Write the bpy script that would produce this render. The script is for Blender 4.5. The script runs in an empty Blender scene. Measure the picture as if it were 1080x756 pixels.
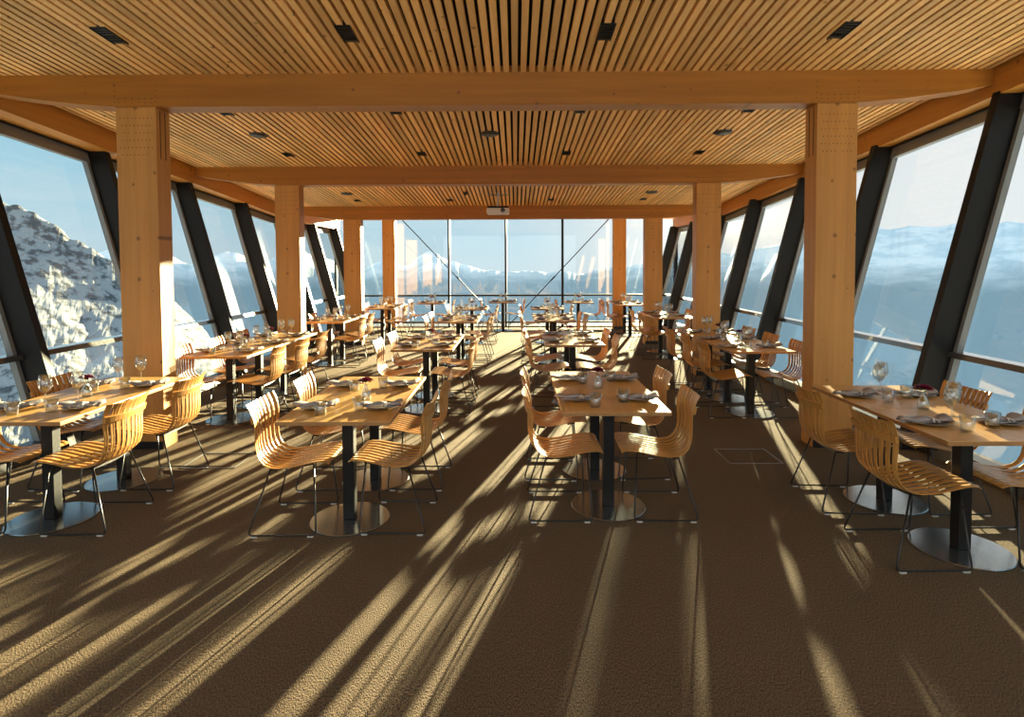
import bpy, bmesh, math, random
from mathutils import Vector, Matrix
random.seed(7)
sc = bpy.context.scene
COL = sc.collection
PI = math.pi

# ------------------------------------------------------------------ helpers
class MB:
    """collects verts / faces / material slots, then links ONE mesh object"""
    def __init__(s): s.v = []; s.f = []; s.m = []; s.sm = []
    def add(s, vs, fs, mi=0, smooth=False):
        o = len(s.v); s.v += [tuple(v) for v in vs]
        for f in fs:
            s.f.append([i + o for i in f]); s.m.append(mi); s.sm.append(smooth)
    def box(s, x0, x1, y0, y1, z0, z1, mi=0):
        s.hexa([(x0,y0,z0),(x1,y0,z0),(x1,y1,z0),(x0,y1,z0),(x0,y0,z1),(x1,y0,z1),(x1,y1,z1),(x0,y1,z1)], mi)
    def hexa(s, vs, mi=0):
        s.add(vs, [(0,3,2,1),(4,5,6,7),(0,1,5,4),(1,2,6,5),(2,3,7,6),(3,0,4,7)], mi)
    def bbox(s, x0, x1, y0, y1, z0, z1, b=0.002, mi=0):
        """box with all edges chamfered"""
        bm = bmesh.new()
        bmesh.ops.create_cube(bm, size=1)
        for v in bm.verts:
            v.co = Vector(((x0+x1)/2 + v.co.x*(x1-x0), (y0+y1)/2 + v.co.y*(y1-y0), (z0+z1)/2 + v.co.z*(z1-z0)))
        bmesh.ops.bevel(bm, geom=list(bm.edges), offset=b, segments=2, affect='EDGES', profile=0.5)
        bm.verts.index_update()
        s.add([v.co[:] for v in bm.verts], [[v.index for v in f.verts] for f in bm.faces], mi)
        bm.free()
    def lathe(s, prof, n=20, c=(0,0,0), mi=0, smooth=True, closed=False):
        vs = []; fs = []
        for r, z in prof:
            for k in range(n):
                a = 2*PI*k/n; vs.append((c[0]+r*math.cos(a), c[1]+r*math.sin(a), c[2]+z))
        P = len(prof)
        for i in range(P if closed else P-1):
            j = (i+1) % P
            for k in range(n):
                l = (k+1) % n; fs.append((i*n+k, i*n+l, j*n+l, j*n+k))
        s.add(vs, fs, mi, smooth)
        if not closed:
            base = len(s.v) - P*n
            if prof[0][0] > 1e-5: s.f.append([base+k for k in reversed(range(n))]); s.m.append(mi); s.sm.append(False)
            if prof[-1][0] > 1e-5: s.f.append([base+(P-1)*n+k for k in range(n)]); s.m.append(mi); s.sm.append(False)
    def tube(s, pts, r, n=8, mi=0):
        pts = [Vector(p) for p in pts]; rings = []
        up = None
        for i, p in enumerate(pts):
            if i == 0: t = pts[1]-p
            elif i == len(pts)-1: t = p-pts[i-1]
            else: t = (pts[i+1]-p).normalized() + (p-pts[i-1]).normalized()
            t.normalize()
            if up is None:
                a = Vector((0,0,1)) if abs(t.z) < .9 else Vector((1,0,0))
                u = t.cross(a).normalized()
            else:
                u = (up - t*up.dot(t)).normalized()
            up = u; w = t.cross(u)
            rings.append([p + (u*math.cos(2*PI*k/n) + w*math.sin(2*PI*k/n))*r for k in range(n)])
        vs = [q for ring in rings for q in ring]; fs = []
        for i in range(len(pts)-1):
            for k in range(n):
                l = (k+1) % n; fs.append((i*n+k, (i+1)*n+k, (i+1)*n+l, i*n+l))
        fs.append(tuple(range(n))); fs.append(tuple((len(pts)-1)*n+k for k in reversed(range(n))))
        s.add(vs, fs, mi, True)
    def mesh(s, name, mats):
        me = bpy.data.meshes.new(name)
        me.from_pydata(s.v, [], s.f)
        for m in (mats if isinstance(mats, (list, tuple)) else [mats]): me.materials.append(m)
        me.polygons.foreach_set('material_index', s.m)
        me.polygons.foreach_set('use_smooth', s.sm)
        me.update()
        bm = bmesh.new(); bm.from_mesh(me)
        bmesh.ops.recalc_face_normals(bm, faces=bm.faces)
        bm.to_mesh(me); bm.free()
        return me
    def build(s, name, mats, parent=None, loc=None):
        o = bpy.data.objects.new(name, s.mesh(name, mats)); COL.objects.link(o)
        if parent: o.parent = parent
        if loc: o.location = loc
        return o

def tag(o, label=None, cat=None, group=None, kind=None):
    if label: o['label'] = label
    if cat: o['category'] = cat
    if group: o['group'] = group
    if kind: o['kind'] = kind
    return o
def empty(name, loc=(0,0,0), rz=0):
    o = bpy.data.objects.new(name, None); COL.objects.link(o)
    o.location = loc; o.rotation_euler = (0,0,rz); o.empty_display_size = .1
    return o
def copy_tree(o, parent=None, skip=()):
    c = o.copy(); COL.objects.link(c); c.parent = parent
    for ch in o.children:
        if ch.name.split('.')[0] not in skip: copy_tree(ch, c, skip)
    return c

# ------------------------------------------------------------------ materials
def newmat(name):
    m = bpy.data.materials.new(name); m.use_nodes = True
    nt = m.node_tree; b = nt.nodes['Principled BSDF']
    return m, nt, b
def N(nt, t, **kw):
    n = nt.nodes.new(t)
    for k, v in kw.items(): setattr(n, k, v)
    return n
def simple(name, col, rough=.5, metal=0, coat=0, noise=0):
    m, nt, b = newmat(name)
    b.inputs['Base Color'].default_value = (*col, 1)
    b.inputs['Roughness'].default_value = rough
    b.inputs['Metallic'].default_value = metal
    b.inputs['Coat Weight'].default_value = coat
    tc = N(nt, 'ShaderNodeTexCoord'); no = N(nt, 'ShaderNodeTexNoise'); no.inputs['Scale'].default_value = 40
    nt.links.new(tc.outputs['Object'], no.inputs['Vector'])
    mp = N(nt, 'ShaderNodeMapRange')
    mp.inputs['To Min'].default_value = max(0, rough-(.06 if metal < 1 else .015)-noise); mp.inputs['To Max'].default_value = rough+(.06 if metal < 1 else .015)+noise
    nt.links.new(no.outputs['Fac'], mp.inputs['Value'])
    if metal < .5: nt.links.new(mp.outputs['Result'], b.inputs['Roughness'])
    return m
def wood(name, c1, c2, stretch=(1,1,1), scale=6, rough=.5, knots=0.0, coat=0, isl=0.0, knotcol=(.16,.06,.02), board=None, kax=(0,2)):
    m, nt, b = newmat(name); L = nt.links.new
    tc = N(nt, 'ShaderNodeTexCoord'); mp = N(nt, 'ShaderNodeMapping'); mp.inputs['Scale'].default_value = stretch
    L(tc.outputs['Object'], mp.inputs['Vector'])
    n1 = N(nt, 'ShaderNodeTexNoise'); n1.inputs['Scale'].default_value = scale; n1.inputs['Detail'].default_value = 6; n1.inputs['Roughness'].default_value = .6
    n1.inputs['Distortion'].default_value = .3
    vec = mp.outputs['Vector']
    geo = N(nt, 'ShaderNodeNewGeometry')
    if isl > 0:
        ad = N(nt, 'ShaderNodeVectorMath', operation='ADD'); sx = N(nt, 'ShaderNodeVectorMath', operation='SCALE')
        cb = N(nt, 'ShaderNodeCombineXYZ')
        for k in 'XYZ': L(geo.outputs['Random Per Island'], cb.inputs[k])
        L(cb.outputs[0], sx.inputs[0]); sx.inputs['Scale'].default_value = 37
        L(vec, ad.inputs[0]); L(sx.outputs[0], ad.inputs[1]); vec = ad.outputs[0]
    L(vec, n1.inputs['Vector'])
    rp = N(nt, 'ShaderNodeValToRGB'); rp.color_ramp.elements[0].position = .32; rp.color_ramp.elements[1].position = .7
    rp.color_ramp.elements[0].color = (*c2, 1); rp.color_ramp.elements[1].color = (*c1, 1)
    L(n1.outputs['Fac'], rp.inputs['Fac']); col = rp.outputs['Color']
    if isl > 0:
        hs = N(nt, 'ShaderNodeHueSaturation'); mr = N(nt, 'ShaderNodeMapRange')
        mr.inputs['To Min'].default_value = 1-isl; mr.inputs['To Max'].default_value = 1+isl
        L(geo.outputs['Random Per Island'], mr.inputs['Value']); L(mr.outputs['Result'], hs.inputs['Value']); L(col, hs.inputs['Color'])
        col = hs.outputs['Color']
    if board:   # faint glue lines between lamellas: (axis index, width)
        sp = N(nt, 'ShaderNodeSeparateXYZ'); L(tc.outputs['Object'], sp.inputs[0])
        d = N(nt, 'ShaderNodeMath', operation='DIVIDE'); L(sp.outputs[board[0]], d.inputs[0]); d.inputs[1].default_value = board[1]
        fl = N(nt, 'ShaderNodeMath', operation='FLOOR'); L(d.outputs[0], fl.inputs[0])
        wn = N(nt, 'ShaderNodeTexWhiteNoise', noise_dimensions='1D'); L(fl.outputs[0], wn.inputs['W'])
        hs = N(nt, 'ShaderNodeHueSaturation'); mr = N(nt, 'ShaderNodeMapRange'); mr.inputs['To Min'].default_value = .93; mr.inputs['To Max'].default_value = 1.07
        L(wn.outputs['Value'], mr.inputs['Value']); L(mr.outputs['Result'], hs.inputs['Value']); L(col, hs.inputs['Color']); col = hs.outputs['Color']
    if knots > 0:   # knots laid out on the visible face plane
        s1 = N(nt, 'ShaderNodeSeparateXYZ'); L(tc.outputs['Object'], s1.inputs[0]); c1_ = N(nt, 'ShaderNodeCombineXYZ')
        L(s1.outputs[kax[0]], c1_.inputs[0]); L(s1.outputs[kax[1]], c1_.inputs[1]); kv = c1_.outputs[0]
        if isl > 0:
            a2 = N(nt, 'ShaderNodeVectorMath', operation='ADD'); L(kv, a2.inputs[0]); L(sx.outputs[0], a2.inputs[1]); kv = a2.outputs[0]
        vo = N(nt, 'ShaderNodeTexVoronoi', voronoi_dimensions='2D'); vo.inputs['Scale'].default_value = knots; L(kv, vo.inputs['Vector'])
        sr = N(nt, 'ShaderNodeSeparateColor'); L(vo.outputs['Color'], sr.inputs[0])
        kk = N(nt, 'ShaderNodeMath', operation='MULTIPLY'); L(sr.outputs[0], kk.inputs[0]); L(sr.outputs[0], kk.inputs[1])
        rr = N(nt, 'ShaderNodeMath', operation='MULTIPLY'); L(kk.outputs[0], rr.inputs[0]); rr.inputs[1].default_value = .021*knots
        df = N(nt, 'ShaderNodeMath', operation='DIVIDE'); L(vo.outputs['Distance'], df.inputs[0]); L(rr.outputs[0], df.inputs[1])
        kr = N(nt, 'ShaderNodeMapRange'); kr.inputs['From Min'].default_value = .5; kr.inputs['From Max'].default_value = 1.3
        kr.inputs['To Min'].default_value = .75; kr.inputs['To Max'].default_value = 0
        L(df.outputs[0], kr.inputs['Value'])
        mx = N(nt, 'ShaderNodeMixRGB'); mx.inputs['Color2'].default_value = (*knotcol, 1)
        L(kr.outputs[0], mx.inputs['Fac']); L(col, mx.inputs['Color1']); col = mx.outputs['Color']
    L(col, b.inputs['Base Color'])
    b.inputs['Roughness'].default_value = rough; b.inputs['Coat Weight'].default_value = coat
    b.inputs['Coat Roughness'].default_value = .12
    bp = N(nt, 'ShaderNodeBump'); bp.inputs['Strength'].default_value = .12; bp.inputs['Distance'].default_value = .004
    L(n1.outputs['Fac'], bp.inputs['Height']); L(bp.outputs[0], b.inputs['Normal'])
    return m
def glassmat(name, tint, r0=.06, grow=1.0, rough=0.0, haze=0.0):
    m = bpy.data.materials.new(name); m.use_nodes = True; nt = m.node_tree; nt.nodes.clear(); L = nt.links.new
    out = N(nt, 'ShaderNodeOutputMaterial'); geo = N(nt, 'ShaderNodeNewGeometry')
    dt = N(nt, 'ShaderNodeVectorMath', operation='DOT_PRODUCT'); L(geo.outputs['Incoming'], dt.inputs[0]); L(geo.outputs['Normal'], dt.inputs[1])
    ab = N(nt, 'ShaderNodeMath', operation='ABSOLUTE'); L(dt.outputs['Value'], ab.inputs[0])
    om = N(nt, 'ShaderNodeMath', operation='SUBTRACT'); om.inputs[0].default_value = 1; L(ab.outputs[0], om.inputs[1])
    pw = N(nt, 'ShaderNodeMath', operation='POWER'); L(om.outputs[0], pw.inputs[0]); pw.inputs[1].default_value = 5
    ml = N(nt, 'ShaderNodeMath', operation='MULTIPLY_ADD'); L(pw.outputs[0], ml.inputs[0]); ml.inputs[1].default_value = (1-r0)*grow; ml.inputs[2].default_value = r0
    tr = N(nt, 'ShaderNodeBsdfTransparent'); tr.inputs['Color'].default_value = (*tint, 1)
    gl = N(nt, 'ShaderNodeBsdfGlossy'); gl.inputs['Roughness'].default_value = rough
    mx = N(nt, 'ShaderNodeMixShader'); L(ml.outputs[0], mx.inputs['Fac']); L(tr.outputs[0], mx.inputs[1])
    if haze > 0:   # faint grease film: a little of the reflection is scattered wide
        g2 = N(nt, 'ShaderNodeBsdfGlossy'); g2.inputs['Roughness'].default_value = .22
        m2 = N(nt, 'ShaderNodeMixShader'); m2.inputs['Fac'].default_value = haze
        L(gl.outputs[0], m2.inputs[1]); L(g2.outputs[0], m2.inputs[2]); L(m2.outputs[0], mx.inputs[2])
    else:
        L(gl.outputs[0], mx.inputs[2])
    L(mx.outputs[0], out.inputs[0])
    return m

M = {}
M['beam'] = wood('glulam_spruce_beam', (.47,.19,.024), (.38,.14,.016), (.12,2.2,2.2), 7, .5, 4.2, board=(2,.045))
M['column'] = wood('glulam_spruce_column', (.66,.325,.085), (.55,.25,.058), (2.2,2.2,.12), 7, .5, 5.2, board=(0,.09))
M['edge'] = wood('glulam_spruce_edge_beam', (.58,.265,.045), (.48,.20,.03), (2.2,.12,2.2), 7, .5, 4.2, kax=(1,2))
M['slat'] = wood('spruce_ceiling_slat', (.88,.55,.22), (.76,.43,.15), (3,.15,3), 8, .6, 4.5, kax=(0,1), isl=.2, knotcol=(.2,.08,.03))
M['chair'] = wood('oak_veneer_chair', (.60,.31,.08), (.46,.21,.048), (.5,2.5,.5), 14, .36, coat=.2, isl=.08)
M['table'] = wood('oak_table_top', (.68,.38,.105), (.56,.29,.07), (2.5,.2,1), 10, .40, coat=.12)
M['tedge'] = wood('oak_table_edge', (.42,.22,.08), (.33,.16,.05), (1,1,4), 10, .45)
M['backing'] = simple('black_acoustic_backing', (.014,.009,.006), .9)
M['dowel'] = simple('dark_steel_dowel', (.08,.035,.015), .6)
M['black'] = simple('black_powder_coat', (.016,.015,.015), .4)
M['pole'] = simple('charcoal_table_pole', (.009,.0085,.0085), .5); M['pole'].node_tree.nodes['Principled BSDF'].inputs['Specular IOR Level'].default_value = .3
M['rod'] = simple('black_chair_rod', (.018,.016,.015), .3, .3)
M['disc'] = simple('brushed_steel_base', (.33,.35,.36), .2, .9)
M['fin'] = simple('dark_anodised_fin', (.010,.0085,.0075), .5); M['fin'].node_tree.nodes['Principled BSDF'].inputs['Specular IOR Level'].default_value = .25
M['frame'] = simple('grey_window_frame', (.24,.25,.25), .4, 0)
M['ledge'] = simple('grey_transom', (.10,.105,.11), .16, .3, coat=.8)
M['glide'] = simple('clear_nylon_glide', (.55,.52,.48), .35)
M['plate'] = simple('brown_stoneware', (.20,.12,.06), .3, coat=.3)
M['steel'] = simple('polished_cutlery_steel', (.6,.6,.6), .14, 1)
M['linen'] = simple('grey_linen', (.36,.33,.33), .9)
M['cord'] = simple('white_linen_tie', (.75,.72,.68), .85)
M['petal'] = simple('burgundy_petal', (.22,.012,.05), .55)
M['stem'] = simple('green_stem', (.08,.16,.03), .6)
M['white'] = simple('white_projector_plastic', (.72,.70,.66), .4)
M['lens'] = simple('dark_lens', (.01,.01,.012), .08, 0, 1)
M['speaker'] = simple('dark_speaker_grille', (.045,.035,.025), .6)
M['sill'] = simple('dark_window_sill', (.03,.028,.026), .35)
M['upstand'] = simple('grey_metal_upstand', (.28,.28,.28), .4, .3)
M['pane'] = glassmat('tinted_window_glass', (.70,.735,.745), .065, 1.0, 0.0, .10)
M['glass'] = glassmat('clear_drinking_glass', (.93,.95,.95), .20, 1.0, .05)
# carpet
def carpet():
    m, nt, b = newmat('woven_brown_carpet'); L = nt.links.new
    tc = N(nt, 'ShaderNodeTexCoord')
    n1 = N(nt, 'ShaderNodeTexNoise'); n1.inputs['Scale'].default_value = 210; n1.inputs['Detail'].default_value = 3
    n2 = N(nt, 'ShaderNodeTexNoise'); n2.inputs['Scale'].default_value = 1.3; n2.inputs['Detail'].default_value = 3
    mp = N(nt, 'ShaderNodeMapping'); mp.inputs['Scale'].default_value = (1,.45,1)
    L(tc.outputs['Object'], mp.inputs['Vector']); L(mp.outputs[0], n1.inputs['Vector']); L(tc.outputs['Object'], n2.inputs['Vector'])
    rp = N(nt, 'ShaderNodeValToRGB'); e = rp.color_ramp.elements
    e[0].position = .36; e[0].color = (.032,.021,.016,1); e[1].position = .66; e[1].color = (.19,.125,.074,1)
    L(n1.outputs['Fac'], rp.inputs['Fac'])
    hs = N(nt, 'ShaderNodeHueSaturation'); mr = N(nt, 'ShaderNodeMapRange'); mr.inputs['To Min'].default_value = .85; mr.inputs['To Max'].default_value = 1.15
    L(n2.outputs['Fac'], mr.inputs['Value']); L(mr.outputs[0], hs.inputs['Value']); L(rp.outputs['Color'], hs.inputs['Color'])
    L(hs.outputs[0], b.inputs['Base Color']); b.inputs['Roughness'].default_value = .95
    b.inputs['Specular IOR Level'].default_value = .15
    b.inputs['Sheen Weight'].default_value = .12; b.inputs['Sheen Roughness'].default_value = .5
    b.inputs['Sheen Tint'].default_value = (.9,.7,.4,1)
    bp = N(nt, 'ShaderNodeBump'); bp.inputs['Strength'].default_value = .9; bp.inputs['Distance'].default_value = .009
    L(n1.outputs['Fac'], bp.inputs['Height']); L(bp.outputs[0], b.inputs['Normal'])
    return m
M['carpet'] = carpet()

# ------------------------------------------------------------------ room constants
EYE = 1.69
def slat_z(y): return 3.42 - .0725*(min(y, 12.28) - 5.23)
BY = [5.23, 8.65, 12.07]           # beam / column front faces
XC = -.27                          # room axis
RX, LX = 3.66, -4.25               # glass fin line at floor
K = .271                           # outward cant
YB = 15.6                          # glazed end wall
Y0 = -3.4

# ------------------------------------------------------------------ floor
mb = MB(); mb.box(-4.62, 4.02, Y0, YB+.25, -.3, 0)
tag(mb.build('floor', M['carpet']), 'dark brown woven carpet floor streaked with low sunlight', 'floor', kind='structure')

# ------------------------------------------------------------------ ceiling bays of slats
segs = [(Y0, BY[0]), (BY[0]+.21, BY[1]), (BY[1]+.21, BY[2]), (BY[2]+.21, YB+.02)]
clabel = ['spruce slat ceiling in front of the nearest cross beam', 'spruce slat ceiling between the first and second cross beams',
          'spruce slat ceiling between the second and third cross beams', 'spruce slat ceiling over the glazed end wall']
for bi, (ya, yb) in enumerate(segs):
    mb = MB()
    za, zb = slat_z(ya), slat_z(yb)
    x = -4.80
    while x < 4.28:
        x1 = min(x+.05, 4.29)
        mb.hexa([(x,ya,za),(x1,ya,za),(x1,yb,zb),(x,yb,zb),(x,ya,za+.045),(x1,ya,za+.045),(x1,yb,zb+.045),(x,yb,zb+.045)], 0)
        x += .077
    mb.hexa([(-5.45,ya-.1,za+.075+.007*(1 if bi<3 else 0)),(4.8,ya-.1,za+.082),(4.8,yb+.1,zb+.075),(-5.45,yb+.1,zb+.075),
             (-5.45,ya-.1,za+.40),(4.8,ya-.1,za+.40),(4.8,yb+.1,zb+.40),(-5.45,yb+.1,zb+.40)], 1)
    tag(mb.build('ceiling', [M['slat'], M['backing']]), clabel[bi], 'ceiling', kind='structure')

# ------------------------------------------------------------------ cross beams with tapered ends
def dowel_disc(mb, x, z, y, r, mi):
    n = 6
    mb.add([(x+r*math.cos(2*PI*k/n), y, z+r*math.sin(2*PI*k/n)) for k in range(n)] + [(x, y-.001, z)], [(k, (k+1)%n, n) for k in range(n)], mi)
COLX = [-3.44, 2.90]
for i, y in enumerate(BY):
    zt = slat_z(y)+.06; zb = zt-.35 if i == 0 else zt-.335
    mb = MB()
    xs = [-4.86,-4.6,-4.3,-4.0,-3.75,-3.5, 2.96, 3.2, 3.45, 3.7, 4.0, 4.32]
    def bot(x):
        d = max(0, -3.5-x, x-2.96); t = min(1, d/1.36)
        return zb + .155*(t**1.5)
    vs = []
    for x in xs:
        vs += [(x,y,bot(x)),(x,y,zt),(x,y+.21,zt),(x,y+.21,bot(x))]
    fs = []
    for k in range(len(xs)-1):
        a = 4*k; c = a+4
        for q in range(4):
            r = (q+1) % 4; fs.append((a+q, c+q, c+r, a+r))
    e = 4*(len(xs)-1); fs += [(0,1,2,3), (e+3,e+2,e+1,e)]
    mb.add(vs, fs, 0)
    for cx in COLX:   # steel dowel pattern where the column is let in
        for k in range(4):
            for sx in (-.185, .185): dowel_disc(mb, cx+sx, zb+.045+.05*k, y-.001, .0055, 1)
        for k in range(6):
            for zz in (.04,.075): dowel_disc(mb, cx-.15+.06*k, zb+zz, y-.001, .0055, 1)
    o = mb.build('cross_beam', [M['beam'], M['dowel']])
    tag(o, ['glued spruce cross beam nearest, widest across the ceiling', 'second glued spruce cross beam, behind the nearest one',
            'third glued spruce cross beam, above the far window wall'][i], 'beam', 'spruce cross beams under the ceiling', 'structure')

# ------------------------------------------------------------------ columns
def column(cx, y, w, d, ztop, label, dowels=True):
    root = empty('timber_column', (cx, y, 0))
    mb = MB(); mb.bbox(-w/2, w/2, 0, d, 0, ztop, .006)
    if dowels:
        for r in range(6):
            for c in range(9 if r % 2 == 0 else 8):
                if random.random() < .93: dowel_disc(mb, -w/2+.04+.036*c + (0 if r % 2 == 0 else .018), ztop-.10-.066*r, -.001, .0052, 1)
        for s in (-1, 1):   # knife-plate slots in the side faces
            for q in (.055, .13):
                mb.box(s*w/2-.0015, s*w/2+.0015, q, q+.012, ztop-.46, ztop-.02, 1)
    mb.build('post', [M['column'], M['dowel']], root)
    p = MB(); p.box(-w/2+.004, w/2-.004, -.008, .02, 0, .07); p.build('plinth', M['black'], root)
    tag(root, label, 'column', 'spruce columns', 'structure')
for i, y in enumerate(BY):
    zt = slat_z(y)+.06-(.35 if i == 0 else .335)
    for s, cx in enumerate(COLX):
        side = ['mountain side', 'sunny side'][s]
        column(cx, y, .366, .21, zt, f"square spruce column under the {['nearest','second','third'][i]} cross beam, {['left','right'][s]} window side")
for s, cx in enumerate((-3.30, 2.70)):
    column(cx, 14.9, .33, .21, 2.93, f"slim spruce column standing against the far window wall, {['left','right'][s]} of the view", False)

# ------------------------------------------------------------------ side edge beams
for s, nm in ((1,'right'), (-1,'left')):
    mb = MB()
    xi = 4.29 if s > 0 else -4.83; xo = xi + s*.42
    def ring(y): 
        z = slat_z(y); return [(xi,y,z-.24),(xo,y,z-.24),(xo,y,z+.09),(xi,y,z+.09)]
    a, b, c = ring(Y0), ring(12.28), ring(YB+.12)
    for p, q in ((a,b),(b,c)):
        mb.hexa([p[0],p[1],q[1],q[0],p[3],p[2],q[2],q[3]])
    tag(mb.build('edge_beam', M['edge']), f'long sloping spruce edge beam above the {nm} windows', 'beam', kind='structure')

# ------------------------------------------------------------------ canted side windows
wn = 0
def quad_along(mb, s, x0, off0, off1, y0, y1, z0a, z1a, z0b=None, z1b=None, mi=0):
    """box between y0..y1 lying in the canted plane, offsets measured outward"""
    if z0b is None: z0b, z1b = z0a, z1a
    def P(off, y, z): return (x0 + s*((.253 if s > 0 else K)*z + off), y, z)
    mb.hexa([P(off0,y0,z0a), P(off1,y0,z0a), P(off1,y1,z0b), P(off0,y1,z0b), P(off0,y0,z1a), P(off1,y0,z1a), P(off1,y1,z1b), P(off0,y1,z1b)], mi)
finY = [5.19 + 1.71*k for k in range(-5, 7)]
ordin = ['first','second','third','fourth','fifth','sixth','seventh','eighth','ninth','tenth','eleventh','twelfth']
for s, x0, nm in ((1, RX, 'right'), (-1, LX, 'left')):
    for k, y in enumerate(finY):
        wn += 1
        y1 = finY[k+1] if k+1 < len(finY) else YB
        zt0 = slat_z(y)-.235; zt1 = slat_z(y1)-.235
        root = empty(f'window_{wn}', (0,0,0))
        f = MB(); quad_along(f, s, x0, -.185, .10, y-.035, y+.045, -.02, zt0+.02)
        f.build('mullion', M['fin'], root)
        if y1 - y > .5:
            g = MB(); quad_along(g, s, x0, .085, .091, y+.04, y1-.03, .10, zt0, .10, zt1)
            g.build('pane', M['pane'], root)
            fr = MB()
            quad_along(fr, s, x0, .04, .10, y+.045, y+.085, .10, zt0)
            quad_along(fr, s, x0, .04, .10, y1-.075, y1-.035, .10, zt1)
            quad_along(fr, s, x0, .03, .10, y+.045, y1-.035, zt0-.14, zt0, zt1-.14, zt1)
            quad_along(fr, s, x0, .0, .12, y+.045, y1-.035, zt0-.02, zt0+.03, zt1-.02, zt1+.03, 1)
            fr.build('frame', [M['frame'], M['black']], root)
            t = MB(); quad_along(t, s, x0, -.01, .12, y+.045, y1-.035, .845, .895)
            t.build('transom', M['ledge'], root)
            t = MB(); quad_along(t, s, x0, -.03, .14, y+.045, y1-.035, -.01, .11)
            t.build('sill', M['sill'], root)
        tag(root, f'tall tilted window bay with dark fin, {ordin[k]} bay along the {nm} side', 'window', f'tilted {nm} side windows', 'structure')

# ------------------------------------------------------------------ end wall glazing
mx = [XC + 1.537*n for n in range(-3, 4)]
xsb = [-4.86] + mx + [4.32]
for k in range(len(xsb)-1):
    wn += 1
    root = empty(f'window_{wn}', (0,0,0)); xa, xb = xsb[k], xsb[k+1]
    f = MB(); f.bbox(xb-.028, xb+.028, YB-.10, YB+.04, 0, 2.98, .004); f.build('mullion', M['fin'], root)
    g = MB(); g.box(xa+.03, xb-.03, YB, YB+.006, .02, 2.98); g.build('pane', M['pane'], root)
    t = MB(); t.bbox(xa+.02, xb-.02, YB-.07, YB+.03, .835, .88, .004); t.build('transom', M['fin'], root)
    t = MB(); t.bbox(xa+.02, xb-.02, YB-.07, YB+.03, .105, .15, .004); t.build('bottom_rail', M['fin'], root)
    t = MB(); t.box(xa+.02, xb-.02, YB-.04, YB+.04, 0, .022); t.build('sill', M['upstand'], root)
    tag(root, f'upright end wall window pane, {ordin[k]} of nine across the far wall', 'window', 'end wall windows', 'structure')
m = MB(); m.bbox(-5.2, 4.7, YB+.26, YB+1.3, -.14, -.02, .01)
tag(m.build('exterior_ledge', M['upstand']), 'grey metal ledge outside the end wall windows', 'ledge', kind='structure')
# steel brace rods
for (a, b, nm) in (((-2.95,15.0,2.86), (-.36,15.0,.12), 'down to the right, left half of the far wall'), ((2.42,15.0,2.86), (-.17,15.0,.12), 'down to the left, right half of the far wall')):
    mb = MB(); mb.tube([a, b], .012, 8)
    A, B = Vector(a), Vector(b); d = (B-A).normalized(); c = A.lerp(B, .56)
    mb.tube([c-d*.08, c+d*.08], .02, 8)
    tag(mb.build('brace_rod', M['pole']), f'thin steel brace rod slanting {nm}', 'rod')

# ------------------------------------------------------------------ ceiling fittings
def ceil_item(name, x, y, label, cat, group, builder):
    root = empty(name, (x, y, slat_z(y))); root.rotation_euler = (-math.atan(.0725), 0, 0)
    builder(root); tag(root, label, cat, group)
def slot(root, w=.115, l=.27):
    m = MB(); m.box(-w/2, w/2, -l/2, l/2, -.004, .05)
    m.build('housing', M['black'], root)
    g = MB()
    for k in range(6): g.box(-w/2+.008, w/2-.008, -l/2+.015+k*(l-.03)/6, -l/2+.021+k*(l-.03)/6, -.012, -.004)
    g.box(-w/2, -w/2+.006, -l/2, l/2, -.014, -.004); g.box(w/2-.006, w/2, -l/2, l/2, -.014, -.004)
    g.build('louvre', M['pole'], root)
def spk(root):
    m = MB(); m.lathe([(.0,.02),(.112,.02),(.112,-.006),(.10,-.014),(.0,-.014)], 28); m.build('rim', M['speaker'], root)
    m = MB(); m.lathe([(.09,-.014),(.085,-.02),(.04,-.026),(0,-.027)], 24); m.build('grille', M['black'], root)
lx = [-3.13, -1.29, .70, 2.52]
pos = ['left window', 'left centre', 'right centre', 'right window']
for (y, l, bay) in ((4.48,.27,'before the nearest beam'), (6.25,.16,'just behind the nearest beam'), (7.96,.19,'before the second beam'), (11.4,.19,'before the third beam')):
    for x, p in zip(lx, pos):
        ceil_item('ceiling_light', x, y, f'black recessed slot light in the slats {bay}, {p} line', 'ceiling light', 'recessed slot lights', lambda r, l=l: slot(r, .115, l))
for y, xx, bay in ((7.05, (-3.13,-.31,2.52), 'between the first and second beams'), (10.7, (-3.13, 2.52), 'between the second and third beams')):
    for x in xx:
        ceil_item('ceiling_speaker', x, y, f"round dark ceiling speaker {bay}, {'left' if x < -1 else 'middle' if x < 1 else 'right'} one", 'speaker', 'round ceiling speakers', spk)
# sprinkler head
def spr(root):
    m = MB(); m.lathe([(.0,.0),(.035,0),(.035,-.012),(.012,-.016),(.012,-.05),(.03,-.055),(.03,-.06),(0,-.06)], 14); m.build('nozzle', M['pole'], root)
    m = MB()
    for k in range(4): m.tube([(0,0,-.03),(.06*math.cos(k*PI/2+.6),.06*math.sin(k*PI/2+.6),-.03)], .006, 6)
    m.build('spray_arm', M['pole'], root)
ceil_item('ceiling_sprinkler', -.92, 10.62, 'small dark sprinkler on the slats left of the projector', 'sprinkler', None, spr)
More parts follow.
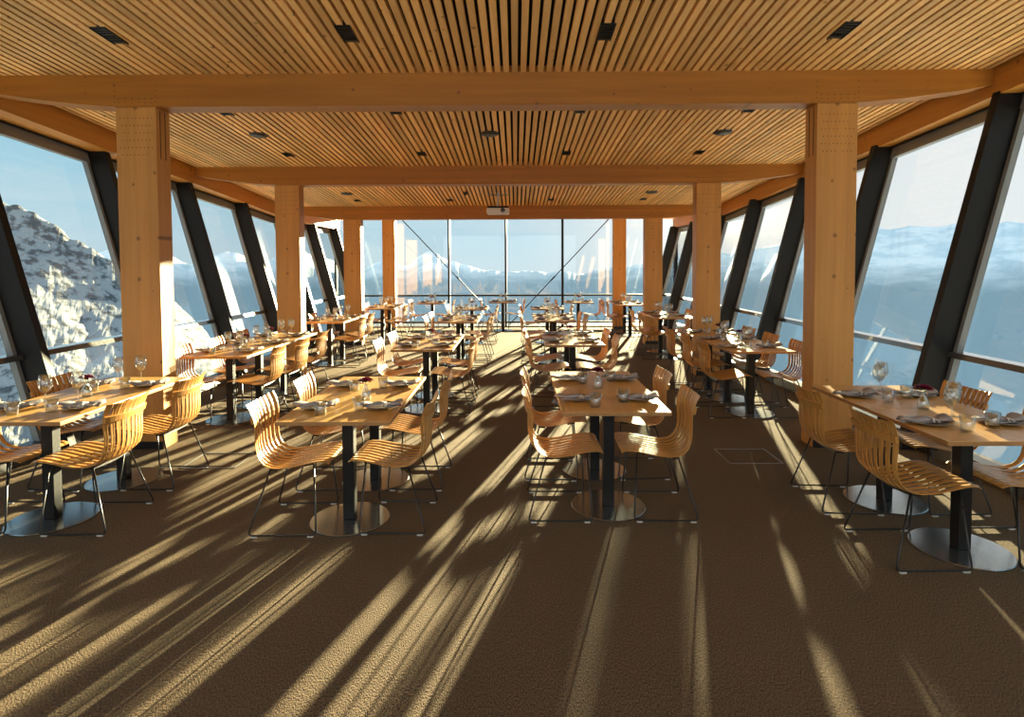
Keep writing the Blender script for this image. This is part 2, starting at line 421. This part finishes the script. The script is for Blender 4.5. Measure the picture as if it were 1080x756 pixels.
# projector
pr = empty('projector', (-.32, 10.6, 2.62))
m = MB(); m.bbox(-.205,.205,-.15,.15,0,.105,.022); m.build('case', M['white'], pr)
m = MB(); m.bbox(-.19,.19,-.14,.14,.100,.135,.01); m.build('top_cover', M['pole'], pr)
m = MB(); m.lathe([(0,0),(.035,0),(.04,.02),(.03,.03),(0,.025)], 20)
lo = m.build('lens', M['lens'], pr, (.09,-.15,.055)); lo.rotation_euler = (PI/2,0,0)
m = MB(); m.tube([(0,0,.13),(0,0,.40)], .018, 10); m.box(-.12,.12,-.02,.02,.13,.15); m.box(-.02,.02,-.10,.10,.13,.15); m.build('ceiling_mount', M['white'], pr)
m = MB(); m.box(-.19,-.11,-.012,.012,.345,.36); m.box(.10,.18,-.012,.012,.345,.36); m.tube([(-.15,0,.35),(.14,0,.35)], .008, 8); m.build('bracket', M['upstand'], pr)
tag(pr, 'white projector hanging under the slat ceiling before the third beam', 'projector')
# floor hatches
for x0, ya, nm in ((1.80, 4.80, 'right'), (-2.82, 4.72, 'left')):
    m = MB(); w, d = .46, .39; e = .012
    for q in (0, .05):
        for (a, b, c, dd) in ((q, w-q, q, q+e), (q, w-q, d-q-e, d-q), (q, q+e, q, d-q), (w-q-e, w-q, q, d-q)):
            m.box(a, b, c, dd, 0, .003, 0 if q == 0 else 1)
    m.box(.062, w-.062, .062, d-.062, 0, .0015, 1)
    tag(m.build('floor_hatch', [M['upstand'], M['carpet']], loc=(x0, ya, 0)), f'square framed floor hatch let into the carpet, {nm} of the centre rows', 'floor hatch', 'floor hatches')

# ------------------------------------------------------------------ chair
PROF = [(.212,.448),(.198,.459),(.165,.465),(.11,.463),(.05,.452),(-.01,.440),(-.07,.430),(-.12,.426),(-.16,.430),(-.195,.444),(-.222,.470),
        (-.238,.505),(-.246,.55),(-.247,.60),(-.245,.65),(-.247,.70),(-.256,.745),(-.272,.79),(-.290,.825)]
def prof_frames():
    out = []; L = [0]
    for i in range(1, len(PROF)): L.append(L[-1] + math.dist(PROF[i], PROF[i-1]))
    for i, (x, z) in enumerate(PROF):
        a = PROF[max(0, i-1)]; b = PROF[min(len(PROF)-1, i+1)]
        tx, tz = b[0]-a[0], b[1]-a[1]; l = math.hypot(tx, tz); tx /= l; tz /= l
        out.append((x, z, tz, -tx, L[i]/L[-1]))       # normal (nx,nz): towards the underside / back
    return out
def lerp_tab(tab, t):
    for (a, va), (b, vb) in zip(tab, tab[1:]):
        if t <= b: return va + (vb-va)*(t-a)/(b-a)
    return tab[-1][1]
HW = [(0,.205),(.1,.222),(.3,.232),(.45,.222),(.58,.200),(.75,.198),(.9,.212),(1,.216)]
FILL = [(0,.96),(.05,.90),(.12,.74),(.3,.66),(.45,.60),(.6,.57),(.72,.62),(.85,.74),(.92,.83),(1,.88)]
CUPZ = [(0,.0),(.15,.004),(.4,.016),(.5,.022),(.6,.030),(.8,.034),(1,.036)]
FR = prof_frames()
for i, f in enumerate(FR):   # flip so the normal points down / back
    x, z, nx, nz, t = f
    if nz > 0 and t < .4 or (nx > 0 and t > .5): nx, nz = -nx, -nz
    FR[i] = (x, z, nx, nz, t)
for i in range(1, len(FR)):
    x, z, nx, nz, t = FR[i]
    if nx*FR[i-1][2] + nz*FR[i-1][3] < 0: FR[i] = (x, z, -nx, -nz, t)
def shell_pt(i, u, off):
    x, z, nx, nz, t = FR[i]
    cup = lerp_tab(CUPZ, t)*(1-u*u)                   # middle sits lower / further back than the sides
    return (x + nx*(cup+off), u*lerp_tab(HW, t), z + nz*(cup+off))
NS = 9
def chair_shell():
    mb = MB(); th = .006; C5 = ((-1,.0030),(-.55,.0008),(0,0),(.55,.0008),(1,.0030))
    for sidx in range(NS):
        c = -1 + (2*sidx+1)/NS
        vs = []; n = len(FR); W = 10
        for i in range(n):
            h = lerp_tab(FILL, FR[i][4])/NS
            for q, o in C5: vs.append(shell_pt(i, c+h*q, o))
            for q, o in reversed(C5): vs.append(shell_pt(i, c+h*q, o+th*(1 if abs(q) < .9 else .6)))
        fs = [tuple(range(W)), tuple(W*(n-1)+k for k in reversed(range(W)))]
        for i in range(n-1):
            for q in range(W):
                r = (q+1) % W; fs.append((W*i+q, W*(i+1)+q, W*(i+1)+r, W*i+r))
        mb.add(vs, fs, 0)
    return mb
def cross_rail(z0, z1, i0, i1, umax=.97, th=.012):
    """strip glued across the outside of the shell, between profile stations i0 and i1"""
    mb = MB(); n = 12; vs = []
    for k in range(n+1):
        u = -umax + 2*umax*k/n
        for (i, o) in ((i0,.009),(i1,.009),(i1,.009+th),(i0,.009+th)): vs.append(shell_pt(i, u, o))
    fs = [(0,1,2,3), (4*n+3,4*n+2,4*n+1,4*n)]
    for k in range(n):
        for q in range(4):
            r = (q+1) % 4; fs.append((4*k+q, 4*k+4+q, 4*k+4+r, 4*k+r))
    mb.add(vs, fs, 0); return mb
def fillet(pts, r=.03, n=3):
    out = [Vector(pts[0])]
    for a, b, c in zip(pts, pts[1:], pts[2:]):
        a, b, c = Vector(a), Vector(b), Vector(c)
        p = b + (a-b).normalized()*r; q = b + (c-b).normalized()*r
        for k in range(n+1):
            t = k/n; out.append(p*(1-t)**2 + b*2*t*(1-t) + q*t*t)
    out.append(Vector(pts[-1])); return out
def make_chair():
    root = empty('dining_chair')
    chair_shell().build('seat_shell', M['chair'], root)
    cross_rail(0,0,15,16).build('back_rail', M['chair'], root)
    for (ia, ib) in ((3,4),(7,8)):
        cross_rail(0,0,ia,ib,.86,.014).build('seat_rail', M['rod'], root)
    for s in (-1, 1):
        f = MB()
        pts = [(.105, s*.175, .437), (.135, s*.245, .012), (-.287, s*.245, .012), (-.165, s*.175, .412)]
        f.tube(fillet(pts, .03), .0058, 7)
        fr = f.build('sled_leg', M['rod'], root)
        for gx in (.10, -.25):
            g = MB(); g.box(gx-.018, gx+.018, s*.245-.008, s*.245+.008, 0, .009); g.build('glide', M['glide'], fr)
    return root

# ------------------------------------------------------------------ table
def make_table():
    root = empty('restaurant_table')
    t = MB(); t.bbox(-.348,.348,-.349,.349,.725,.75,.0025)
    for i, f in enumerate(t.f):
        zs = [t.v[j][2] for j in f]; t.m[i] = 0 if min(zs) > .7495-.003 else 1
    t.build('tabletop', [M['table'], M['tedge']], root)
    l = MB(); l.bbox(-.0375,.0375,-.0375,.0375,.012,.712,.006); l.build('pole', M['pole'], root)
    b = MB(); b.box(-.2,.2,-.2,.2,.712,.725); b.build('top_bracket', M['pole'], root)
    d = MB(); d.lathe([(0,0),(.2585,0),(.2585,.006),(.254,.010),(.06,.012),(0,.012)], 56, smooth=False); d.build('base', M['disc'], root)
    return root

# ------------------------------------------------------------------ tableware meshes
def me_plate():
    m = MB(); m.lathe([(0,.0),(.055,0),(.06,.004),(.085,.009),(.108,.015),(.110,.018),(.107,.019),(.083,.0125),(.055,.008),(0,.007)], 30); return m.mesh('dinner_plate', M['plate'])
def me_napkin():
    m = MB(); n = 22; k = 12; vs = []; fs = []
    rng = random.Random(3)
    for i in range(n+1):
        t = i/n; x = -.15 + .28*t
        tie = math.exp(-((t-.64)/.05)**2)
        w = (.034 + .010*math.sin(t*9) + .02*max(0, t-.7)*3)*(1-.55*tie); h = (.0095 + .003*math.sin(t*14+1) + .012*max(0,t-.7)*3)*(1-.1*tie)
        if i in (0, n): w *= .8; h *= .55
        for j in range(k):
            a = 2*PI*j/k; wr = 1 + .16*math.sin(3*a + t*7) + rng.uniform(-.06,.06)
            vs.append((x + .012*math.sin(a*2), w*wr*math.cos(a), h + h*wr*math.sin(a)*.95))
    for i in range(n):
        for j in range(k):
            l = (j+1) % k; fs.append((i*k+j, i*k+l, (i+1)*k+l, (i+1)*k+j))
    fs.append(tuple(range(k))); fs.append(tuple(n*k+j for j in range(k)))
    zmin = min(v[2] for v in vs); vs = [(v[0], v[1], v[2]-zmin) for v in vs]
    m.add(vs, fs, 0, True)
    return m.mesh('napkin', M['linen'])
def me_tie():
    m = MB(); k = 14; pts = []
    for j in range(k+1):
        a = 2*PI*j/k; pts.append((.028, .027*math.cos(a), .012+.0115*math.sin(a)))
    m.tube(pts, .0035, 6); m.tube([(.028,-.01,.023),(.036,-.03,.020),(.045,-.05,.008)], .0028, 6); m.tube([(.028,-.006,.023),(.02,-.028,.021),(.012,-.052,.009)], .0028, 6)
    return m.mesh('napkin_tie', M['cord'])
def flat(m, pts, z0, z1, mi=0):
    n = len(pts); vs = [(x,y,z0) for x,y in pts] + [(x,y,z1) for x,y in pts]
    fs = [tuple(reversed(range(n))), tuple(n+k for k in range(n))] + [(k,(k+1)%n,n+(k+1)%n,n+k) for k in range(n)]
    m.add(vs, fs, mi)
def me_knife():
    m = MB(); flat(m, [(-.11,-.007),(-.115,0),(-.11,.007),(-.02,.005),(0,.004),(.02,.009),(.07,.010),(.10,.004),(.108,-.004),(.0,-.005),(-.02,-.005)], 0, .0028); return m.mesh('table_knife', M['steel'])
def me_fork():
    m = MB(); flat(m, [(-.10,-.006),(-.104,0),(-.10,.006),(-.01,.003),(.025,.0035),(.038,.011),(.048,.0115),(.048,-.0115),(.038,-.011),(.025,-.0035),(-.01,-.003)], 0, .0024)
    for y in (-.0095,-.0032,.0032,.0095): m.box(.047,.09,y-.0016,y+.0016,0,.0024)
    return m.mesh('table_fork', M['steel'])
def me_tumbler():
    m = MB(); m.lathe([(0,0),(.030,0),(.033,.004),(.0385,.088),(.0365,.088),(.031,.012),(.0,.010)], 20); return m.mesh('water_tumbler', M['glass'])
def me_wine():
    m = MB(); m.lathe([(0,0),(.036,0),(.036,.0025),(.008,.007),(.0042,.02),(.0042,.085),(.010,.095),(.030,.115),(.040,.14),(.0395,.165),(.032,.215),(.0305,.215),
                       (.0378,.165),(.0385,.14),(.029,.117),(.006,.101),(0,.100)], 20); return m.mesh('wine_glass', M['glass'])
def me_vase():
    m = MB(); m.lathe([(0,0),(.030,0),(.034,.004),(.035,.035),(.028,.06),(.014,.085),(.012,.105),(.015,.112),(.013,.112),(.010,.104),(.012,.086),(.026,.06),(.032,.035),(.030,.008),(0,.007)], 20)
    return m.mesh('bud_vase', M['glass'])
def me_bloom():
    m = MB(); rng = random.Random(11)
    for ringi, (n, R, tilt, ln) in enumerate(((14,.012,.05,.046),(13,.010,.35,.042),(11,.007,.75,.034),(7,.003,1.15,.026))):
        for k in range(n):
            a = 2*PI*(k + .5*(ringi % 2))/n + rng.uniform(-.1,.1); w = .012; t = tilt + rng.uniform(-.1,.12)
            ca, sa = math.cos(a), math.sin(a)
            def P(r, q, dz): return (ca*(R+r*math.cos(t)) - sa*q, sa*(R+r*math.cos(t)) + ca*q, r*math.sin(t)+dz)
            vs = [P(0,-w*.3,0),P(0,w*.3,0),P(ln*.6,w,.003),P(ln,w*.45,-.002),P(ln,-w*.45,-.002),P(ln*.6,-w,.003),P(ln*.55,0,-.003)]
            m.add(vs, [(0,1,6),(1,2,6),(2,3,6),(3,4,6),(4,5,6),(5,0,6)], 0, True)
    m.lathe([(0,-.012),(.010,-.008),(.012,0),(.006,.01),(0,.012)], 10, mi=1)
    return m.mesh('flower_head', [M['petal'], M['stem']])
def me_stem():
    m = MB(); m.tube([(0,0,-.095),(.004,0,-.05),(0,0,-.005)], .0018, 6)
    m.add([(0,0,-.03),(.018,.006,-.018),(.034,0,-.02),(.018,-.006,-.022)], [(0,1,2),(0,2,3)], 0, True); return m.mesh('stem', M['stem'])
MESH = dict(plate=me_plate(), napkin=me_napkin(), tie=me_tie(), knife=me_knife(), fork=me_fork(), tumbler=me_tumbler(), wine=me_wine(), vase=me_vase(), bloom=me_bloom(), stem=me_stem())
def put(key, name, loc, rz, label, cat, group, parent=None):
    o = bpy.data.objects.new(name, MESH[key]); COL.objects.link(o); o.location = loc; o.rotation_euler = (0,0,rz)
    if parent: o.parent = parent
    else: tag(o, label, cat, group)
    return o

# ------------------------------------------------------------------ dining groups
chair0 = make_chair(); table0 = make_table(); used = [False, False]
# (centre x, near edge y, tables deep, row phrase, place phrase, wine glasses, left-side seats, right-side seats)
rows = [
 (-3.11, 3.42, 2, 'left window row', 'nearest', True), (-3.14, 5.90, 3, 'left window row', 'second', True), (-3.19, 9.42, 2, 'left window row', 'third', True), (-2.97, 12.36, 2, 'left window row', 'last', True),
 (-1.11, 3.41, 2, 'left centre row', 'nearest', False), (-1.05, 6.33, 2, 'left centre row', 'second', False), (-.98, 9.40, 2, 'left centre row', 'third', True), (-.95, 12.05, 1, 'left centre row', 'fourth', True),
 (.64, 3.615, 2, 'right centre row', 'nearest', False), (.69, 6.66, 2, 'right centre row', 'second', False), (.66, 9.53, 2, 'right centre row', 'third', True), (.68, 12.07, 1, 'right centre row', 'fourth', True),
 (2.62, 3.00, 2, 'right window row', 'nearest', True), (2.65, 6.115, 3, 'right window row', 'second', True), (2.78, 9.98, 2, 'right window row', 'third', True), (2.70, 13.2, 2, 'right window row', 'last', True),
 (-2.10, 14.05, 1, 'end window row', 'left', True), (-.33, 14.3, 1, 'end window row', 'middle', True), (1.57, 14.1, 1, 'end window row', 'right', True),
]
rnd = random.Random(21)
TZ = .75
for ri, (cx, ys, nt_, row, place, wine) in enumerate(rows):
    far = ys > 9
    where = f'{place} table group, {row}' if row != 'end window row' else f'{place} table by the end windows'
    left_side = 'window side' if row == 'left window row' else ('aisle side' if row == 'right window row' else ('outer side' if row == 'left centre row' else 'aisle side' if row == 'right centre row' else 'left side'))
    right_side = {'left window row':'aisle side', 'left centre row':'aisle side', 'right centre row':'outer side', 'right window row':'window side', 'end window row':'right side'}[row]
    posn = {1: [''], 2: ['near ', 'far '], 3: ['near ', 'middle ', 'far ']}[nt_]
    for k in range(nt_):
        cy = ys + .35 + .70*k
        t = table0 if not used[0] else copy_tree(table0); used[0] = True
        t.location = (cx, cy, 0)
        tag(t, (f'square oak table, {posn[k]}one in the {where}' if nt_ > 1 else f'single square oak table, {where}'), 'table', 'square oak restaurant tables')
        for s, side in ((-1, left_side), (1, right_side)):
            seat = f'{posn[k]}seat on the {side}'
            c = chair0 if not used[1] else copy_tree(chair0, None, ('glide',) if far else ()); 
            used[1] = True
            jx, jy, jr = rnd.uniform(-.018,.03), rnd.uniform(-.02,.02), rnd.uniform(-.05,.05)
            if row == 'right window row' and s > 0: jx = rnd.uniform(-.01,.01)
            if ri < 1 or far: pass
            c.location = (cx + s*(.262+jx), cy+jy, 0); c.rotation_euler = (0,0,(PI if s > 0 else 0)+jr)
            tag(c, f'slatted wooden chair, {seat}, {where}', 'chair', 'slatted wooden chairs with black sled legs')
            px = cx + s*.215; rz = rnd.uniform(-.12,.12)
            if s > 0: rz += 0
            short = f'{posn[k]}{side} place, {where}'
            put('plate', 'dinner_plate', (px, cy, TZ), 0, f'brown stoneware plate, {short}', 'plate', 'brown plates on the tables')
            n_ = put('napkin', 'napkin', (px, cy, TZ+.012), rz, f'rolled grey linen napkin, {short}', 'napkin', 'rolled grey napkins')
            put('tie', 'napkin_tie', (0,0,0), 0, None, None, None, n_)
            if not far:
                c_, s_ = math.cos(rz), math.sin(rz)
                for key, nm, dy in (('knife','table_knife',-.052), ('fork','table_fork',.054)):
                    put(key, nm, (px - s_*dy, cy + c_*dy, TZ+.0165), rz + (PI if s > 0 else 0)*0 + rnd.uniform(-.08,.08), f"steel {nm.split('_')[1]} beside napkin, {short}", 'cutlery', 'steel cutlery on the plates')
            put('tumbler', 'water_tumbler', (cx + s*.105 + rnd.uniform(-.02,.02), cy - .18 + .10*(s > 0) + rnd.uniform(-.02,.02), TZ), 0, f'clear water tumbler, {short}', 'glass', 'water tumblers')
            if wine:
                put('wine', 'wine_glass', (cx + s*.05 + rnd.uniform(-.02,.02), cy + .04 + .11*(s > 0) + rnd.uniform(-.02,.02), TZ), 0, f'stemmed wine glass, {short}', 'glass', 'stemmed wine glasses')
    for q in range(max(1, nt_-1)):
        vy = ys + .70*(q+1) + (-.02 if nt_ > 1 else -.42); vx = cx + (.06 if row == 'left centre row' and place == 'nearest' else 0)
        if row == 'left centre row' and place == 'nearest': vy = 3.97
        if row == 'right centre row' and place == 'nearest': vy = 4.33; vx -= .02
        w2 = where if nt_ < 3 else f"{['near','far'][q]} end, {where}"
        put('vase', 'bud_vase', (vx, vy, TZ), 0, f'clear glass bud vase, {w2}', 'vase', 'glass bud vases')
        fl = put('bloom', 'cut_flower', (vx, vy, TZ+.135), rnd.uniform(0,3), f'burgundy flower in a bud vase, {w2}', 'flower', 'burgundy flowers')
        put('stem', 'stem', (0,0,0), 0, None, None, None, fl)

# ------------------------------------------------------------------ landscape outside
from mathutils import noise as mn
def terrain_mat(name, snow, rock, forest, treeline, zs, scale, snow_amt=.5):
    m, nt, b = newmat(name); L = nt.links.new
    tc = N(nt, 'ShaderNodeTexCoord'); geo = N(nt, 'ShaderNodeNewGeometry')
    n1 = N(nt, 'ShaderNodeTexNoise'); n1.inputs['Scale'].default_value = scale; n1.inputs['Detail'].default_value = 9; n1.inputs['Roughness'].default_value = .68
    L(tc.outputs['Object'], n1.inputs['Vector'])
    sp = N(nt, 'ShaderNodeSeparateXYZ'); L(geo.outputs['Normal'], sp.inputs[0])
    a = N(nt, 'ShaderNodeMath', operation='MULTIPLY_ADD'); L(sp.outputs['Z'], a.inputs[0]); a.inputs[1].default_value = .35; L(n1.outputs['Fac'], a.inputs[2])
    r = N(nt, 'ShaderNodeMapRange'); L(a.outputs[0], r.inputs['Value']); r.inputs['From Min'].default_value = snow_amt-.03; r.inputs['From Max'].default_value = snow_amt+.05
    mx = N(nt, 'ShaderNodeMixRGB'); L(r.outputs[0], mx.inputs['Fac']); mx.inputs['Color1'].default_value = (*rock,1); mx.inputs['Color2'].default_value = (*snow,1)
    sz = N(nt, 'ShaderNodeSeparateXYZ'); L(geo.outputs['Position'], sz.inputs[0])
    h = N(nt, 'ShaderNodeMath', operation='MULTIPLY_ADD'); L(n1.outputs['Fac'], h.inputs[0]); h.inputs[1].default_value = zs*1.2; L(sz.outputs['Z'], h.inputs[2])
    r2 = N(nt, 'ShaderNodeMapRange'); L(h.outputs[0], r2.inputs['Value']); r2.inputs['From Min'].default_value = treeline; r2.inputs['From Max'].default_value = treeline+zs
    m2 = N(nt, 'ShaderNodeMixRGB'); L(r2.outputs[0], m2.inputs['Fac']); m2.inputs['Color1'].default_value = (*forest,1); L(mx.outputs[0], m2.inputs['Color2'])
    L(m2.outputs[0], b.inputs['Base Color']); b.inputs['Roughness'].default_value = .9; b.inputs['Specular IOR Level'].default_value = .1
    return m
def interp(tab, a):
    if a <= tab[0][0]: return tab[0][1]
    for (x0, v0), (x1, v1) in zip(tab, tab[1:]):
        if a <= x1: t = (a-x0)/(x1-x0); return v0+(v1-v0)*t
    return tab[-1][1]
def px_ridge(tab):
    """ridge table given as (photo x, photo y) -> list of (azimuth, slope)"""
    out = []
    for x, y in tab:
        X = (x-544)/605; out.append((math.atan(X), (279-y)/605/math.hypot(1, X)))
    return out
def mountains(name, ridge, r_in, r_top, r_out, z_in, az0, az1, na, nr, rough, mat, label, seed, fine=.16):
    vs = []; fs = []
    for j in range(nr+1):
        t = j/nr; r = r_in*(r_out/r_in)**t
        for i in range(na+1):
            az = az0 + (az1-az0)*i/na
            rt = r_top*(1 + .12*mn.noise(Vector((az*3+seed, 0, 0))))
            u = max(0, (r-r_in)/(rt-r_in)); jit = .006*mn.fractal(Vector((az*22+seed, seed, 0)), .8, 2.2, 5)
            mean_ = sum(interp(ridge, az+d*.035) for d in range(-6, 7))/13; wu = min(1, u)**(14 if fine < .1 else 4)
            top_ = sum(interp(ridge, az+d*.012) for d in range(-2, 3))/5 if fine < .1 else interp(ridge, az)
            zr = (mean_*(1-wu) + (top_+jit*(1.5 if fine < .1 else 1))*wu)*rt
            prof = max(0, min(1, u)); prof = prof**1.35
            z = z_in + (zr-z_in)*prof if u <= 1 else zr - (r-rt)*.55
            p = Vector((r*math.sin(az), r*math.cos(az), 0)); q = Vector((az*rt, z*1.1 + r*.25, seed*31.7))
            nz = mn.fractal(q/(r_top*fine), .9, 2.1, 7)
            rg = 1-abs(mn.fractal(q/(r_top*fine*1.4) + Vector((5,3,9)), 1.0, 2.0, 5))
            z += rough*r_top*(nz*.5 + (rg-.8)*.6)*max(0, min(1, u*1.8))*(1-.8*max(0,min(1,u)))
            vs.append((p.x, p.y, z))
    W = na+1
    for j in range(nr):
        for i in range(na): fs.append((j*W+i, j*W+i+1, (j+1)*W+i+1, (j+1)*W+i))
    m = MB(); m.add(vs, fs, 0, False)
    o = m.build(name, mat); tag(o, label, 'mountain', kind='structure'); return o
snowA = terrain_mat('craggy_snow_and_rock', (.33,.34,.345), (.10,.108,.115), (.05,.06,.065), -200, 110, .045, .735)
hazySnowB = terrain_mat('haze_paled_snow_and_forest', (.97,.97,.97), (.74,.82,.85), (.34,.42,.45), -60, 200, .0030, .80)  # distance haze is put into the base colour, mainly pale snow and rock
ridgeL = px_ridge([(-900,150),(-300,175),(-80,190),(0,206),(20,213),(38,222),(52,236),(66,233),(84,243),(100,262),(118,272),(135,284),(165,300),(200,330),(260,400)])
mountains('mountain_peak', ridgeL, 260, 1500, 2100, -420, math.radians(-80), math.radians(-26), 420, 220, .016, snowA, 'craggy snow covered peak outside the left windows', 3, .055)
ridgeB = px_ridge([(-600,262),(0,268),(100,262),(150,255),(200,275),(240,262),(280,272),(320,262),(380,285),(405,272),(430,277),(455,263),(470,270),(500,281),(560,288),(620,286),(680,280),(740,262),(770,268),(800,262),(860,246),(920,238),(980,240),(1080,237),(1400,225),(2200,240)])
mountains('mountain_range', ridgeB, 900, 6500, 9000, -900, math.radians(-75), math.radians(80), 620, 150, .012, hazySnowB, 'haze-paled snowy range beyond the fjord outside the windows', 8)
def water():
    m, nt, b = newmat('fjord_water'); b.inputs['Base Color'].default_value = (.10,.17,.22,1); b.inputs['Roughness'].default_value = .25
    tc = N(nt, 'ShaderNodeTexCoord'); n1 = N(nt, 'ShaderNodeTexNoise'); n1.inputs['Scale'].default_value = .02; nt.links.new(tc.outputs['Object'], n1.inputs['Vector'])
    bp = N(nt, 'ShaderNodeBump'); bp.inputs['Strength'].default_value = .3; nt.links.new(n1.outputs['Fac'], bp.inputs['Height']); nt.links.new(bp.outputs[0], b.inputs['Normal'])
    return m
m = MB(); m.add([(-14000,-3000,-880),(14000,-3000,-880),(14000,14000,-880),(-14000,14000,-880)], [(0,1,2,3)])
tag(m.build('fjord_water', water()), 'blue grey fjord far below the windows', 'water', kind='structure')

# added snow bank under the room, there to bounce sunlight onto ceiling and beams
snow = simple('bounce_snow', (.93,.93,.94), .8)
m = MB(); vs = []; fs = []; nx_, ny_ = 60, 70
for j in range(ny_+1):
    for i in range(nx_+1):
        x = -20 + 40*i/nx_ + XC; y = -14 + 38*j/ny_
        d = max(0, abs(x-XC)-9)*.9 + max(0, y-19)*.9
        vs.append((x, y, -2.2 - d*d*.10 - d*.4 + .22*mn.fractal(Vector((x*.22, y*.22, 4)), 1, 2, 4)))
for j in range(ny_):
    for i in range(nx_):
        a = j*(nx_+1)+i; fs.append((a, a+1, a+nx_+2, a+nx_+1))
m.add(vs, fs, 0, True)
tag(m.build('bounce_snow_bank', snow), 'added snow bank below the window walls that bounces light upward', 'snow', kind='structure')

# ------------------------------------------------------------------ sun and sky
SAZ, SEL = math.radians(16.6), math.radians(6.5)
sdir = Vector((math.sin(SAZ)*math.cos(SEL), math.cos(SAZ)*math.cos(SEL), math.sin(SEL)))
ld = bpy.data.lights.new('low_sun', 'SUN'); ld.energy = 92; ld.angle = math.radians(.55); ld.color = (1, .80, .46)
lo = bpy.data.objects.new('low_sun', ld); COL.objects.link(lo); lo.rotation_euler = (-sdir).to_track_quat('-Z', 'Y').to_euler(); lo.location = (0,0,30)
w = bpy.data.worlds.new('sky'); sc.world = w; w.use_nodes = True; nt = w.node_tree; L = nt.links.new; nt.nodes.clear()
out = N(nt, 'ShaderNodeOutputWorld'); bg = N(nt, 'ShaderNodeBackground'); L(bg.outputs[0], out.inputs[0])
tc = N(nt, 'ShaderNodeTexCoord'); sp = N(nt, 'ShaderNodeSeparateXYZ'); L(tc.outputs['Generated'], sp.inputs[0])
rp = N(nt, 'ShaderNodeValToRGB'); e = rp.color_ramp.elements
mr = N(nt, 'ShaderNodeMapRange'); mr.inputs['From Min'].default_value = -.3; mr.inputs['From Max'].default_value = .7; L(sp.outputs['Z'], mr.inputs['Value']); L(mr.outputs[0], rp.inputs['Fac'])
e[0].position = 0; e[0].color = (.95,1.05,1.1,1)
e[1].position = 1; e[1].color = (.36,.72,1.0,1)
for p_, c_ in ((.28,(1.0,1.16,1.22,1)), (.36,(.90,1.18,1.30,1)), (.45,(.68,1.08,1.27,1)), (.6,(.50,.90,1.16,1))):
    x_ = e.new(p_); x_.color = c_
# streaky cloud veils
mp = N(nt, 'ShaderNodeMapping'); mp.inputs['Scale'].default_value = (2,2,14); L(tc.outputs['Generated'], mp.inputs['Vector'])
cn = N(nt, 'ShaderNodeTexNoise'); cn.inputs['Scale'].default_value = 1.6; cn.inputs['Detail'].default_value = 5; L(mp.outputs[0], cn.inputs['Vector'])
cr = N(nt, 'ShaderNodeMapRange'); cr.inputs['From Min'].default_value = .5; cr.inputs['From Max'].default_value = .75; cr.inputs['To Max'].default_value = .6; L(cn.outputs['Fac'], cr.inputs['Value'])
m1 = N(nt, 'ShaderNodeMixRGB'); L(cr.outputs[0], m1.inputs['Fac']); L(rp.outputs[0], m1.inputs['Color1']); m1.inputs['Color2'].default_value = (1.15,1.28,1.34,1)
# bright veil around the sun
dt = N(nt, 'ShaderNodeVectorMath', operation='DOT_PRODUCT'); L(tc.outputs['Generated'], dt.inputs[0]); dt.inputs[1].default_value = (math.sin(.58)*.98, math.cos(.58)*.98, .2)
h1 = N(nt, 'ShaderNodeMapRange', interpolation_type='SMOOTHSTEP'); h1.inputs['From Min'].default_value = .82; h1.inputs['From Max'].default_value = .96; L(dt.outputs['Value'], h1.inputs['Value'])
m2 = N(nt, 'ShaderNodeMixRGB'); L(h1.outputs[0], m2.inputs['Fac']); L(m1.outputs[0], m2.inputs['Color1']); m2.inputs['Color2'].default_value = (1.5,1.46,1.44,1)
# added fill: sky behind the camera, brightened to light the mountain range
h2 = N(nt, 'ShaderNodeMapRange', interpolation_type='SMOOTHSTEP'); h2.inputs['From Min'].default_value = .1; h2.inputs['From Max'].default_value = -.7; L(sp.outputs['Y'], h2.inputs['Value'])
gz = N(nt, 'ShaderNodeMapRange', interpolation_type='SMOOTHSTEP'); gz.inputs['From Min'].default_value = .10; gz.inputs['From Max'].default_value = .45; L(sp.outputs['Z'], gz.inputs['Value'])
gm = N(nt, 'ShaderNodeMixRGB'); L(gz.outputs[0], gm.inputs['Fac']); gm.inputs['Color1'].default_value = (1.0,1.0,.96,1); gm.inputs['Color2'].default_value = (2.3,2.65,2.8,1)
m3 = N(nt, 'ShaderNodeMixRGB'); L(h2.outputs[0], m3.inputs['Fac']); L(m2.outputs[0], m3.inputs['Color1']); L(gm.outputs[0], m3.inputs['Color2'])
L(m3.outputs[0], bg.inputs['Color']); bg.inputs['Strength'].default_value = 1.0

# ------------------------------------------------------------------ camera
cd = bpy.data.cameras.new('camera'); cam = bpy.data.objects.new('camera', cd); COL.objects.link(cam); sc.camera = cam
cd.sensor_width = 36; cd.lens = 36*605/1080; cd.clip_end = 40000; cd.clip_start = .05
cd.shift_y = -.0711
Rm = Matrix.Rotation(math.radians(.38), 4, 'Z') @ Matrix.Rotation(math.radians(90-2.1), 4, 'X') @ Matrix.Rotation(math.radians(-.25), 4, 'Z')
cam.matrix_world = Matrix.Translation((0,0,EYE)) @ Rm

sc.view_settings.view_transform = 'Standard'; sc.view_settings.look = 'None'
sc.view_settings.gamma = 1; sc.view_settings.exposure = 0.33; sc.view_settings.use_curve_mapping = False
cy = sc.cycles
cy.max_bounces = 10; cy.diffuse_bounces = 5; cy.glossy_bounces = 5; cy.transparent_max_bounces = 64; cy.transmission_bounces = 4
cy.caustics_reflective = False; cy.caustics_refractive = False
cy.sample_clamp_indirect = 6; cy.use_denoising = True
